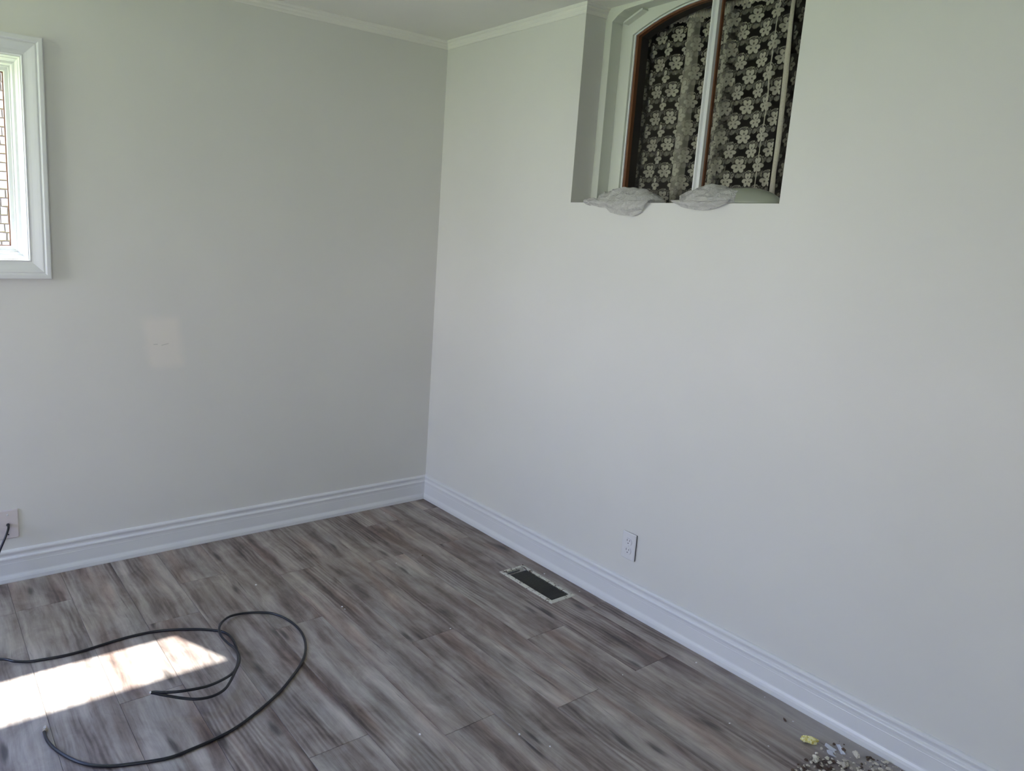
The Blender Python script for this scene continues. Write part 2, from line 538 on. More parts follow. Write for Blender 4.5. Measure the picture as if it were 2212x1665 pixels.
win = tag(empty('window_1', ((W1X0 + W1X1) / 2, 0, W1Z0)), kind='structure')
wr_ = (W1X0, W1X1, W1Z0, W1Z1)
inv = Matrix.Translation(-win.location)
casing = [(0, -.001), (0, .024), (.001, .0265), (.0035, .028), (.015, .028), (.018, .0265), (.0195, .022), (.0225, .0205), (.026, .0225), (.029, .0222), (.038, .0195), (.052, .0135), (.060, .0110), (.066, .0100), (.0675, .0115), (.071, .0115), (.0735, .009), (.0735, -.001)]
liner = [(.0730, .006), (.0760, .006), (.0780, .003), (.0780, -.022), (.0820, -.025), (.0820, -.046), (.0850, -.050), (.0850, -.066), (.0940, -.070), (.0960, -.074), (.0960, -.092), (.0990, -.095), (.1020, -.095), (.1040, -.099), (.1160, -.103), (.1190, -.106), (.1190, -.150), (.0740, -.150)]
spacer = [(.1185, -.116), (.1225, -.116), (.1225, -.124), (.1185, -.124)]
for sd in ('bottom', 'right', 'top', 'left'):
    frame_side('casing', casing, wr_, sd, M_TRIM, win)
    frame_side('window_frame', liner, wr_, sd, M_VINYL, win)
    frame_side('glazing_gasket', spacer, wr_, sd, M_BROWN, win)
g = B().box(W1X0 + .117, W1X1 - .117, .118, .122, W1Z0 + .117, W1Z1 - .117).build('pane', M_GLASS, win)
b = B().lathe([(.0035, -.003), (.0035, .002)], 10, 'y', (0, 0, 0))
b.box(-.0015, .0015, -.0045, -.003, -.007, .004)
b.build('screw_hole_plug', mat('tan_plug', (.30, .20, .12), .5), win, loc=(-1.984, .100, 2.036))
for ch in win.children: ch.matrix_parent_inverse = inv

# outside: lawn, eave, neighbouring wall of pale stone blocks
tag(B().box(-40, 40, -40, 40, -.75, -.70).build('lawn', M_GRASS), kind='structure')
tag(B().box(XW - 1, 1.0, .17, .475, 2.60, 2.64).build('roof_eave', M_EAVE), kind='structure')

nw = empty('stone_wall', (-2.5, 4.6, -.70))
tag(nw, 'pale pinkish stone block wall outside, seen through the window', 'wall')
NI = Matrix.Translation(-nw.location)
bb = B().box(-6.5, 1.5, 4.6, 4.9, -.70, 3.15).build('mortar_bed', M_MORTAR, nw); bb.matrix_parent_inverse = NI
stuff = B()
variants = []
for q in range(8):
    w_ = rnd.uniform(.05, .088); h_ = .066
    bx = B().box(-w_ / 2, w_ / 2, -.018, 0, -h_ / 2, h_ / 2)
    bx.v = [(x + rnd.uniform(-.004, .004), y + (rnd.uniform(-.006, .002) if y < 0 else 0), z + rnd.uniform(-.004, .004)) for x, y, z in bx.v]
    bm_o = bx.build('block', M_STONE, None, bevel=.004)
    variants.append((w_, bm_o.data)); bpy.data.objects.remove(bm_o)
row = 0
nb = 0
z = .92
while z < 3.0:
    x = -1.98 + rnd.uniform(0, .05)
    while x < -1.32 and nb < 296:
        w_, me = rnd.choice(variants)
        o = link('block', me, nw, (x + w_ / 2, 4.6, z)); o.matrix_parent_inverse = NI
        x += w_ + .010; nb += 1
    z += .077; row += 1
for zz in np.arange(-.6, 3.12, .077):
    for (xa, xb) in ((-6.4, -2.02), (-1.28, 1.4)) if .9 < zz < 2.98 else ((-6.4, 1.4),):
        x = xa + rnd.uniform(0, .05)
        while x < xb:
            w_ = rnd.uniform(.05, .09)
            stuff.box(x, x + w_, 4.584 + rnd.uniform(-.004, .004), 4.6, zz - .033, zz + .033); x += w_ + .01
so = stuff.build('outer_blocks', M_STONE, nw, fix=False); so.matrix_parent_inverse = NI; so['kind'] = 'stuff'

# ------------------------------------------------------------------ window_2: arched window at the back of the niche
YC = (YN0 + YN1) / 2
w2 = tag(empty('window_2', (.12, YC, ZN)), kind='structure')
W2I = Matrix.Translation(-w2.location)


def arch_outline(half, spring, rise, n=18):
    """points (y, z) from the left foot (near the room corner), over the arch, to the right foot"""
    Rr = (half * half + rise * rise) / (2 * rise)
    pts = [(YC + half, ZN)]
    for i in range(n + 1):
        u = half - 2 * half * i / n
        pts.append((YC + (u if u > 0 else u * 1.12), spring + rise - (Rr - math.sqrt(Rr * Rr - u * u))))
    pts.append((YC - half * 1.12, ZN))
    return pts


def arch_ring(name, outer, inner, x0, x1, material, parent=w2):
    """solid between two outlines with equal point counts, x0 (room side) .. x1"""
    n = len(outer)
    vs = [(x0, y, z) for y, z in outer] + [(x0, y, z) for y, z in inner] + [(x1, y, z) for y, z in outer] + [(x1, y, z) for y, z in inner]
    fs = []
    for i in range(n - 1):
        fs += [(i, i + 1, n + i + 1, n + i), (2 * n + i, 3 * n + i, 3 * n + i + 1, 2 * n + i + 1),
               (n + i, n + i + 1, 3 * n + i + 1, 3 * n + i), (i, 2 * n + i, 2 * n + i + 1, i + 1)]
    for i in (0, n - 1): fs.append((i, n + i, 3 * n + i, 2 * n + i))
    b = B(); b.add(vs, fs)
    o = b.build(name, material, parent)
    o.matrix_parent_inverse = W2I
    return o


HW = (YN1 - YN0) / 2                                   # .474
def flat_outline(half, n=18):
    pts = [(YC + half, ZN)]
    for i in range(n + 1):
        pts.append((YC + half - 2 * half * i / n, HC))
    pts.append((YC - half, ZN))
    return pts


def cut_outline(n=18):
    """outer band's opening: chamfered shoulders, then a flat arc close under the ceiling"""
    half = HW - .036
    pts = [(YC + half, ZN)]
    for i in range(n + 1):
        u = half - 2 * half * i / n
        t_ = (half - abs(u))
        z_ = 2.402 + .040 * min(1, t_ / .055) if t_ < .055 else 2.442 - .000 * t_
        pts.append((YC + u, z_))
    pts.append((YC - half, ZN))
    return pts


def cut_outline2():
    half = HW - .036
    left = [(YC + half, ZN), (YC + half, 2.400), (YC + half - .028, 2.421), (YC + half - .060, 2.436), (YC + half - .13, 2.4405), (YC + half - .24, 2.4440)]
    mid_ = [(YC, 2.446)]
    return left + mid_ + [(2 * YC - y, z) for y, z in left[::-1]]


def match(outline_flat_half, inner):
    return [(y if i not in (0, 1, len(inner) - 2, len(inner) - 1) else (YC + outline_flat_half if y > YC else YC - outline_flat_half), (ZN if i in (0, len(inner) - 1) else HC)) for i, (y, z) in enumerate(inner)]


inner_cut = cut_outline2()
arch_ring('outer_band', match(HW, inner_cut), inner_cut, .12, .185, M_NICHE)
a_face = arch_outline(.378, 2.350, .088)
arch_ring('flat_casing', flat_outline(HW), a_face, .185, .205, M_NICHE)
a_groove = arch_outline(.366, 2.347, .083)
arch_ring('groove_strip', a_face, a_groove, .196, .215, M_NICHE)
a_bead = arch_outline(.360, 2.345, .081)
arch_ring('bead', a_groove, a_bead, .184, .215, M_TRIM)
a_brown = arch_outline(.349, 2.341, .078)
arch_ring('brown_jamb', a_bead, a_brown, .190, .210, M_BROWN)
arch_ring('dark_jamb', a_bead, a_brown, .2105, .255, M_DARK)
# small white batten under the shoulder of the outer band
bt = B().prism([(-1.030, 2.392), (-1.034, 2.400), (-1.125, 2.4375), (-1.128, 2.430)], lambda u, v, t_: (t_, u, v), .150, .186)
o = bt.build('batten', M_NICHE, w2); o.matrix_parent_inverse = W2I
# mullion: white T-bar with a brown back
mu = B().prism([(.186, -1.4300), (.186, -1.4355), (.193, -1.441), (.190, -1.4470), (.190, -1.4570), (.205, -1.4585), (.205, -1.4300)], lambda u, v, t_: (u, v, t_), ZN, 2.425)
o = mu.build('mullion', M_TRIM, w2); o.matrix_parent_inverse = W2I
o = B().box(.2055, .219, -1.4640, -1.428, ZN, 2.424).build('mullion_back', M_BROWN, w2); o.matrix_parent_inverse = W2I
# sill board of the niche
o = B().box(.1205, .270, YN0, YN1, ZN - .02, ZN - .0005).build('sill', M_NICHE, w2); o.matrix_parent_inverse = W2I

# dark space behind it
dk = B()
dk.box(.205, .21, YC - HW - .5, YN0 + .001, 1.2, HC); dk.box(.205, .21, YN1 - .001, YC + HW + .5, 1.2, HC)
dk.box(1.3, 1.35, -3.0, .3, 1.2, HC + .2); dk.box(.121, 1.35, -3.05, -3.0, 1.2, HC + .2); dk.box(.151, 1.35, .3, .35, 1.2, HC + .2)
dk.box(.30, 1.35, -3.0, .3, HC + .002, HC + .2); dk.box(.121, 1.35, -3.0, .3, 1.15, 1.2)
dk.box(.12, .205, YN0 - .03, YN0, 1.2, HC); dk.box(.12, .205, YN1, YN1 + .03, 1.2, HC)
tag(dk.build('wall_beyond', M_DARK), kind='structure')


# ------------------------------------------------------------------ lace curtains
def lace_tile(n=192):
    """thread-density tile of clover flowers, leaves and stems: two half-dropped columns per tile"""
    W_, H_ = .092, .109
    nx, ny = n, int(n * H_ / W_)
    yy, xx = np.mgrid[0:ny, 0:nx]
    X = xx / nx * W_; Y = yy / ny * H_
    D = np.full(X.shape, .0)

    def put(mask, v):
        nonlocal D
        D = np.where(mask, v, D)

    def wrapd(cx, cy):
        dx = (X - cx + W_ / 2) % W_ - W_ / 2
        dy = (Y - cy + H_ / 2) % H_ - H_ / 2
        return dx, dy

    def rotd(dx, dy, a):
        return dx * math.cos(a) + dy * math.sin(a), -dx * math.sin(a) + dy * math.cos(a)

    def ell(cx, cy, a, rx, ry, v, hollow=None):
        dx, dy = wrapd(cx, cy); p, q = rotd(dx, dy, a)
        r = (p / rx) ** 2 + (q / ry) ** 2
        put(r < 1, v)
        if hollow is not None: put(r < .42, hollow)

    def stem(pts, w, v):
        for (x0, y0), (x1, y1) in zip(pts[:-1], pts[1:]):
            k_ = 10
            for i in range(k_):
                t_ = i / k_
                dx, dy = wrapd(x0 + (x1 - x0) * t_, y0 + (y1 - y0) * t_)
                put(dx * dx + dy * dy < w * w, v)

    K = 1.60
    for (cx, cy) in ((.023, .030), (.069, .0845)):
        # soft net leaf behind, stems, leaves, dots
        ell(cx + .001, cy - .037, .3, .013, .0090, .50)
        ell(cx - .019, cy - .036, 1.2, .011, .0058, .52, .38)
        ell(cx + .020, cy - .034, -1.0, .011, .0060, .52, .36)
        ell(cx - .004, cy + .0300, .22, .0155, .0068, .66, .44)
        ell(cx + .0245, cy + .016, 1.2, .0095, .0044, .68, .44)
        stem([(cx - .021, cy + .034), (cx - .0245, cy + .016), (cx - .0210, cy - .002)], .0011, .8)
        stem([(cx + .010, cy + .036), (cx + .019, cy + .026), (cx + .0245, cy + .006), (cx + .0235, cy - .012)], .0012, .85)
        stem([(cx, cy - .012), (cx - .004, cy - .026), (cx + .004, cy - .046)], .0010, .6)
        stem([(cx - .010, cy - .026), (cx - .020, cy - .034), (cx - .023, cy - .048)], .0010, .6)
        for dx_, dy_ in ((-.024, -.010), (.012, -.026), (.0185, -.0225), (-.012, -.0265), (.0225, .030)):
            ell(cx + dx_, cy + dy_, 0, .0021, .0021, .85)
        # clover: three heart petals, each ringed by open net
        an = (math.pi / 2, math.pi / 2 + 2.15, math.pi / 2 - 2.15)
        for grow, val in ((1.22, 0.0), (1.0, 1.0)):
            for a in an:
                px, py = math.cos(a), math.sin(a)
                for s_ in (-1, 1):
                    ell(cx + K * (px * .0098 - py * s_ * .0044), cy + K * (py * .0098 + px * s_ * .0044), a + s_ * .45, K * .0072 * grow, K * .0054 * grow, val)
                if val: ell(cx + K * px * .0060, cy + K * py * .0060, a, K * .0066, K * .0044, val)
        for a in an:
            ell(cx + K * math.cos(a) * .0070, cy + K * math.sin(a) * .0070, a, K * .0026, K * .0021, .40)
    # light background net
    rng = np.random.RandomState(3)
    nz = rng.rand(*D.shape)
    D = np.where(D == 0, .015 + .05 * (nz > .80), D)
    # soften by one pixel
    D = (D + np.roll(D, 1, 0) + np.roll(D, 1, 1) + np.roll(np.roll(D, 1, 0), 1, 1)) / 4
    return D, W_, H_


TILE, TW, TH = lace_tile()


def lace_panel(name, label, path, z0, z1, step=.002, parent=None, u_off=0.0, v_off=0.0, boost=None, ztop=None, xslant=0.0, dim=1.0):
    """path: smooth plan polyline [(y, x)...] of the hanging cloth; density sampled along its true length"""
    pts = np.array(path, float)
    # Catmull-Rom resample
    P = np.vstack([2 * pts[0] - pts[1], pts, 2 * pts[-1] - pts[-2]])
    out = []
    for i in range(1, len(P) - 2):
        t_ = np.linspace(0, 1, 14, endpoint=False)[:, None]
        p0, p1, p2, p3 = P[i - 1], P[i], P[i + 1], P[i + 2]
        out.append(.5 * ((2 * p1) + (-p0 + p2) * t_ + (2 * p0 - 5 * p1 + 4 * p2 - p3) * t_ ** 2 + (-p0 + 3 * p1 - 3 * p2 + p3) * t_ ** 3))
    out = np.vstack(out + [pts[-1:]])
    L = np.concatenate([[0], np.cumsum(np.linalg.norm(np.diff(out, axis=0), axis=1))])
    nu = max(2, int(L[-1] / step)); s = np.linspace(0, L[-1], nu)
    yy = np.interp(s, L, out[:, 0]); xx = np.interp(s, L, out[:, 1])
    nv = int((z1 - z0) / step); zz = np.linspace(z0, z1, nv)
    Yg, Zg = np.meshgrid(yy, zz); Xg, _ = np.meshgrid(xx, zz); Sg, _ = np.meshgrid(s, zz)
    ymid = (pts[0, 0] + pts[-1, 0]) / 2
    Xg = Xg + .003 * np.sin(Zg * 9 + Sg * 20) + .0015 * np.sin(Zg * 31 + Sg * 7)
    Yg = Yg + xslant * (Zg - z1) + .0015 * np.sin(Zg * 17 + Sg * 11)
    if ztop is not None: pass
    co = np.stack([Xg, Yg, Zg], -1).reshape(-1, 3)
    iu = ((Sg + u_off + .0015 * np.sin(Zg * 25)) / TW * TILE.shape[1]).astype(int) % TILE.shape[1]
    iv = ((Zg + v_off) / TH * TILE.shape[0]).astype(int) % TILE.shape[0]
    D = TILE[iv, iu]
    if boost is not None: D = boost(D, Sg, Zg, L[-1])
    D = np.clip(D * dim, 0, 1)
    idx = np.arange(nu * nv).reshape(nv, nu)
    q = np.stack([idx[:-1, :-1], idx[:-1, 1:], idx[1:, 1:], idx[1:, :-1]], -1).reshape(-1, 4)
    me = bpy.data.meshes.new(name)
    me.vertices.add(len(co)); me.vertices.foreach_set('co', co.ravel())
    me.loops.add(q.size); me.loops.foreach_set('vertex_index', q.ravel().astype(np.int32))
    me.polygons.add(len(q)); me.polygons.foreach_set('loop_start', np.arange(0, q.size, 4, dtype=np.int32))
    me.polygons.foreach_set('use_smooth', np.ones(len(q), bool))
    me.update(); me.validate()
    at = me.attributes.new('lace', 'FLOAT', 'POINT'); at.data.foreach_set('value', D.ravel().astype(np.float32))
    me.materials.append(M_LACE)
    o = link(name, me, parent)
    return o


def edge_folds(center, width, gain):
    def f(D, Sg, Zg, Lt):
        w = np.exp(-((Sg - center) / width) ** 2)
        return D + gain * w * (1 - D)
    return f


cx0 = .300
left_path = [(-.985, cx0 + .02), (-1.02, cx0 - .004), (-1.055, cx0 + .008), (-1.085, cx0 - .010), (-1.11, cx0 + .010), (-1.145, cx0 + .004), (-1.165, cx0 - .012), (-1.19, cx0 + .012), (-1.225, cx0 + .020),
             (-1.246, cx0 - .006), (-1.262, cx0 - .022), (-1.285, cx0 - .018), (-1.300, cx0 + .004), (-1.320, cx0 + .022), (-1.345, cx0 + .008), (-1.365, cx0 + .020), (-1.40, cx0 + .030), (-1.43, cx0 + .025)]
def left_boost(D, Sg, Zg, Lt):
    w = ((Sg > .290) & (Sg < .392)).astype(float)
    D = D + .62 * w * (1 - D)
    return D
cl = lace_panel('lace_curtain', '', left_path, 1.66, 2.402, .0019, u_off=.006, v_off=.024, boost=left_boost)
tag(cl, 'ivory clover lace curtain left of the white mullion, with a bright gathered fold', 'curtain', 'lace curtains in the arched window')
right_path = [(-1.412, cx0 + .004), (-1.440, cx0 - .012), (-1.475, cx0 - .002), (-1.515, cx0 - .010), (-1.56, cx0 + .004), (-1.60, cx0 - .004), (-1.632, cx0 - .016), (-1.650, cx0 - .022), (-1.672, cx0 - .008), (-1.690, cx0 - .012)]
def right_boost(D, Sg, Zg, Lt):
    D = D + .50 * np.exp(-((Sg - .012) / .012) ** 2) * (1 - D)
    wob = .2505 + .004 * np.sin(Zg * 13) + (Zg - 2.4) * .012
    D = np.maximum(D, .92 * (np.abs(Sg - wob) < .0030))
    return D
cr = lace_panel('lace_curtain', '', right_path, 1.66, 2.412, .0019, u_off=.060, v_off=.070, boost=right_boost)
tag(cr, 'flatter ivory clover lace curtain right of the white mullion, with a plain hem', 'curtain', 'lace curtains in the arched window')
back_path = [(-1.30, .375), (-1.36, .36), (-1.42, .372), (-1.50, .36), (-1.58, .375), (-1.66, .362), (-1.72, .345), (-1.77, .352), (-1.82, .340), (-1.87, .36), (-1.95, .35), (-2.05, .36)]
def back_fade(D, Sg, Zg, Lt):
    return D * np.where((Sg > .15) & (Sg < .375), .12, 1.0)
cb = lace_panel('lace_curtain', '', back_path, 1.66, 2.43, .003, u_off=.02, v_off=.03, dim=.66, boost=back_fade)  # dim thins the threads, putting the shadow into this layer's density
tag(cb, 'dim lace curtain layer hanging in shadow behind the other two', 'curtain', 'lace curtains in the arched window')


def ribbon(name, pts, material, parent, thick=.0015):
    """cloth strip from rows of left/right points"""
    vs, fs = [], []
    for (a, b_) in pts:
        vs += [a, b_, (b_[0] + thick, b_[1], b_[2]), (a[0] + thick, a[1], a[2])]
    for i in range(len(pts) - 1):
        for j in range(4): fs.append((4 * i + j, 4 * i + (j + 1) % 4, 4 * i + 4 + (j + 1) % 4, 4 * i + 4 + j))
    fs += [(0, 1, 2, 3), tuple(len(vs) - 4 + j for j in range(4))]
    b = B(); b.add(vs, fs)
    return b.build(name, material, parent, True)


rows = []
for i in range(30):
    z_ = 1.66 + (2.43 - 1.66) * i / 29
    yy = -1.6885 + .002 * math.sin(z_ * 9) + (2.43 - z_) * -.012
    wd = .017 + .003 * math.sin(z_ * 7) + (.012 if z_ < 1.78 else 0) * (1.78 - z_) / .12
    rows.append(((cx0 - .014, yy, z_), (cx0 - .012 + .002 * math.sin(z_ * 21), yy - wd, z_)))
hem = ribbon('hem', rows, M_TAPE, cr)
def heading(path, z0, z1, parent):
    rows = []
    pts = np.array(path)
    ys = np.arange(0, len(pts) - 1, .08)
    for t_ in ys:
        i = int(t_); f = t_ - i
        p = pts[i] * (1 - f) + pts[i + 1] * f
        w_ = .004 * math.sin(t_ * 21)
        rows.append(((p[1] - .004 + w_, p[0], z0 + .003 * math.sin(t_ * 13)), (p[1] - .002 - w_, p[0], z1)))
    return ribbon('heading_tape', rows, M_TAPE, parent)
heading(left_path, 2.398, 2.430, cl)
heading(right_path, 2.408, 2.432, cr)
# solid edge cord of the right panel's fold
rows = []
rod = B().lathe([(.004, -2.15), (.004, -.86)], 10, 'y', (cx0 + .004, 0, 2.444))
ro = rod.build('curtain_rod', M_BROWN, None, True)
tag(ro, 'thin rod above the lace curtains behind the arched window', 'rod')


# ------------------------------------------------------------------ plastic-wrapped lamp shades on the niche ledge
def plastic(name, col, alpha):
    m = mat(name, col, .22, spec=.6)
    k = N(m)
    n1 = k.noise(k.pos(), 26, 3, .55, 1.6)
    n2 = k.noise(k.pos(), 110, 3, .6, 1.2)
    k.l(k.math('ADD', alpha, k.math('MULTIPLY', n1, .22), clamp=True), k.b.inputs['Alpha'])
    k.bump(k.math('ADD', n1, k.math('MULTIPLY', n2, .9)), 1.0, .012)
    return m


M_PLASTIC = plastic('crinkled_plastic', (.93, .92, .90), .50)
M_SHADE = mat('frosted_glass', (.27, .29, .235), .3)


def blob(name, center, rad, material, parent, seed=0, amp=.006, flat=None, seg=90, rings=50, freq=28, top_only=False):
    bm = bmesh.new()
    bmesh.ops.create_uvsphere(bm, u_segments=seg, v_segments=rings, radius=1)
    for v in bm.verts:
        p = v.co.copy()
        q = Vector((p.x * rad[0], p.y * rad[1], p.z * rad[2]))
        if flat is not None and q.z < flat: q.z = flat
        nn = noise.noise_vector(q * freq + Vector((seed, seed * 2, 0)))
        cr_ = abs(noise.noise(q * freq * 1.6 + Vector((seed * 3, 0, 5))))
        q += nn * amp - p.normalized() * cr_ * amp
        if flat is not None: q.z = max(q.z, flat)
        v.co = q + Vector(center)
    me = bpy.data.meshes.new(name); bm.to_mesh(me); bm.free()
    me.materials.append(material)
    me.polygons.foreach_set('use_smooth', [True] * len(me.polygons))
    return link(name, me, parent)


def flap(name, y0, y1, drop, material, parent, seed):
    """film hanging over the ledge down the wall face, crinkled, with a thickness"""
    nu, nv = 46, 16
    vs = []
    for j in range(nv + 1):
        for i in range(nu + 1):
            u = i / nu; t_ = j / nv
            d = drop(u)
            y = y0 + (y1 - y0) * (u if t_ == 0 else (.5 + (u - .5) * (1 - .12 * t_ * t_)))
            z = ZN + .012 - t_ * (d + .012)
            nn = noise.noise(Vector((y * 38, z * 38, seed)))
            x = -.013 - .010 * math.sin(min(1, t_ * 1.3) * math.pi) + .007 * nn
            x = min(x, -.003)
            if t_ == 0: x = .02
            vs.append((x, y, z + .002 * nn))
    n = len(vs)
    vs += [(x + .0012, y, z) for x, y, z in vs]
    fs = []
    w = nu + 1
    for j in range(nv):
        for i in range(nu):
            a = j * w + i
            fs.append((a, a + 1, a + w + 1, a + w)); fs.append((n + a, n + a + w, n + a + w + 1, n + a + 1))
    return link(name, mesh(name, vs, fs, material, True), parent)


def interp(u, pts):
    for (a, va), (b_, vb) in zip(pts[:-1], pts[1:]):
        if a <= u <= b_: return va + (vb - va) * ((u - a) / (b_ - a) if b_ > a else 0)
    return pts[-1][1]


bagL = empty('wrapped_lamp_shade', (.04, -1.23, ZN))
tag(bagL, 'plastic wrapped lamp shade at the left of the niche ledge, film sagging over', 'lamp shade', 'wrapped lamp shades on the ledge')
I1 = Matrix.Translation(-bagL.location)
parts = [blob('glass_shade', (.055, -1.25, ZN), (.055, .135, .048), M_SHADE, bagL, 3, .001, flat=.001),
         blob('plastic_wrap', (.050, -1.228, ZN), (.070, .172, .060), M_PLASTIC, bagL, 1, .013, flat=.001, freq=24),
         blob('rolled_end', (.002, -1.075, ZN + .004), (.020, .036, .017), M_PLASTIC, bagL, 2, .004, freq=50, seg=24, rings=14),
         flap('hanging_film', -1.075, -1.395, lambda u: interp(u, [(0, .012), (.3, .024), (.38, .040), (.55, .050), (.8, .052), (.92, .04), (1, .004)]), M_PLASTIC, bagL, 4.0)]
for p in parts: p.matrix_parent_inverse = I1
bagR = empty('wrapped_lamp_shade', (.04, -1.68, ZN))
tag(bagR, 'half wrapped lamp shade on the right half of the niche ledge, smooth greenish glass bare', 'lamp shade', 'wrapped lamp shades on the ledge')
I2 = Matrix.Translation(-bagR.location)
parts = [blob('glass_shade', (.055, -1.735, ZN), (.055, .150, .058), M_SHADE, bagR, 5, .0008, flat=.001),
         blob('plastic_wrap', (.048, -1.640, ZN), (.076, .150, .065), M_PLASTIC, bagR, 6, .014, flat=.001, freq=24),
         blob('twisted_corner', (.055, -1.560, ZN + .028), (.030, .060, .026), M_PLASTIC, bagR, 8, .007, freq=50, seg=26, rings=16),
         flap('hanging_film', -1.495, -1.735, lambda u: interp(u, [(0, .004), (.2, .018), (.5, .027), (.8, .020), (1, .002)]), M_PLASTIC, bagR, 9.0)]
for p in parts: p.matrix_parent_inverse = I2

# ------------------------------------------------------------------ duplex outlet on the right wall
oy, oz = -1.459, .2796
ou = empty('duplex_outlet', (0, oy, oz))
tag(ou, 'white two-socket power outlet low on the right wall, its near edge standing off', 'outlet')
def rounded_rect(w, h, r, n=4):
    pts = []
    for cx_, cy_, a0 in ((w / 2 - r, h / 2 - r, 0), (-w / 2 + r, h / 2 - r, 90), (-w / 2 + r, -h / 2 + r, 180), (w / 2 - r, -h / 2 + r, 270)):
        for i in range(n + 1):
            a = math.radians(a0 + 90 * i / n)
            pts.append((cx_ + r * math.cos(a), cy_ + r * math.sin(a)))
    return pts
def plate(name, w, h, t_, r, material, parent, axis):
    """bevelled cover plate; room side at -t; axis 'x' (right wall) or 'y' (left wall)"""
    o_ = rounded_rect(w, h, r); i_ = rounded_rect(w - .006, h - .006, r)
    n = len(o_)
    f = (lambda u, v, d: (-d, u, v)) if axis == 'x' else (lambda u, v, d: (u, -d, v))
    vs = [f(u, v, 0) for u, v in o_] + [f(u, v, t_ * .6) for u, v in o_] + [f(u, v, t_) for u, v in i_]
    fs = [tuple(range(n)), tuple(range(2 * n, 3 * n))]
    for q in (0, 1):
        for i in range(n): fs.append((q * n + i, q * n + (i + 1) % n, (q + 1) * n + (i + 1) % n, (q + 1) * n + i))
    b = B(); b.add(vs, fs)
    return b.build(name, material, parent)
cp = plate('cover_plate', .070, .114, .0045, .003, M_PLATE, ou, 'x')
cp.location = (-.0045, 0, 0); cp.rotation_euler = (0, 0, math.radians(-2.4))
B().box(-.0042, 0, -.0340, .0300, -.0555, .0555).build('gap_shadow_box', M_DKMETAL, ou)  # dark box added behind the plate to paint the shadow in its gap
for s_ in (1, -1):
    fpts = [(.0172 * math.cos(a), max(-.0135, min(.0135, .0172 * math.sin(a)))) for a in [2 * math.pi * i / 28 for i in range(28)]]
    b = B().prism(fpts, lambda u, v, t_: (t_, u, v + s_ * .0195), -.0120, -.005)
    soc = b.build('socket', M_PLATE, ou)
    for (u, hh) in ((.0062, .0085), (-.0062, .0068)):
        B().box(-.0123, -.0119, u - .0012, u + .0012, s_ * .0195 + .0035 - hh / 2 + .002, s_ * .0195 + .0035 + hh / 2 + .002).build('slot', M_SLOT, soc)
    B().lathe([(.0025, -.0123), (.0025, -.0119)], 10, 'x', (0, 0, s_ * .0195 - .0065)).build('ground_hole', M_SLOT, soc)
B().lathe([(.0030, -.0095), (.0022, -.0108)], 12, 'x', (0, 0, 0)).build('screw', M_PLATE, ou)

# ------------------------------------------------------------------ coax plate on the left wall
cpx, cpz = -2.0645, .246
co_ = empty('coax_wall_plate', (cpx, 0, cpz))
tag(co_, 'pinkish beige cable wall plate with two screws above the left baseboard', 'wall plate')
plate('cover_plate', .077, .121, .0065, .003, M_PLATE2, co_, 'y')
B().lathe([(.0036, -.0066), (.0034, -.0084), (.002, -.0090)], 14, 'y', (0, 0, .0420)).build('screw', M_PLATE, co_)
B().lathe([(.0030, -.0066), (.0026, -.0078)], 12, 'y', (0, 0, -.0420)).build('screw', M_DKMETAL, co_)
b = B().lathe([(.0068, -.0064), (.0068, -.0120)], 6, 'y'); b.lathe([(.0050, -.0120), (.0050, -.0200)], 16, 'y')
b.build('connector', M_DKMETAL, co_)


# ------------------------------------------------------------------ coaxial cable
def pix_ray(px, py):
    x = (px - 1106 - CX) / FPX; y = -(py - 832.5 - CY) / FPX
    return (R2 * x + U2 * y + F)
def at_height(px, py, h):
    d = pix_ray(px, py); t_ = (h - CAM[2]) / d.z
    return Vector(CAM) + d * t_
CR = .0045
def tube(name, pts, r, material, parent=None, seg=12, sub=6):
    pts = [Vector(p) for p in pts]
    P = [2 * pts[0] - pts[1]] + pts + [2 * pts[-1] - pts[-2]]
    sm = []
    for i in range(1, len(P) - 2):
        for q in range(sub):
            t_ = q / sub
            sm.append(.5 * ((2 * P[i]) + (-P[i - 1] + P[i + 1]) * t_ + (2 * P[i - 1] - 5 * P[i] + 4 * P[i + 1] - P[i + 2]) * t_ ** 2 + (-P[i - 1] + 3 * P[i] - 3 * P[i + 1] + P[i + 2]) * t_ ** 3))
    sm.append(pts[-1])
    vs, fs = [], []
    up = Vector((0, 0, 1))
    tan = (sm[1] - sm[0]).normalized()
    nrm = tan.cross(up).normalized() if abs(tan.z) < .98 else Vector((1, 0, 0))
    for i, p in enumerate(sm):
        t1 = (sm[min(i + 1, len(sm) - 1)] - sm[max(i - 1, 0)]).normalized()
        nrm = (nrm - t1 * nrm.dot(t1)).normalized()
        bn = t1.cross(nrm)
        for k_ in range(seg):
            a = 2 * math.pi * k_ / seg
            vs.append(p + (nrm * math.cos(a) + bn * math.sin(a)) * r)
    for i in range(len(sm) - 1):
        for k_ in range(seg):
            fs.append((i * seg + k_, i * seg + (k_ + 1) % seg, (i + 1) * seg + (k_ + 1) % seg, (i + 1) * seg + k_))
    fs.append(tuple(range(seg))); fs.append(tuple(range(len(vs) - seg, len(vs))))
    b = B(); b.add(vs, fs)
    return b.build(name, material, parent, True), sm


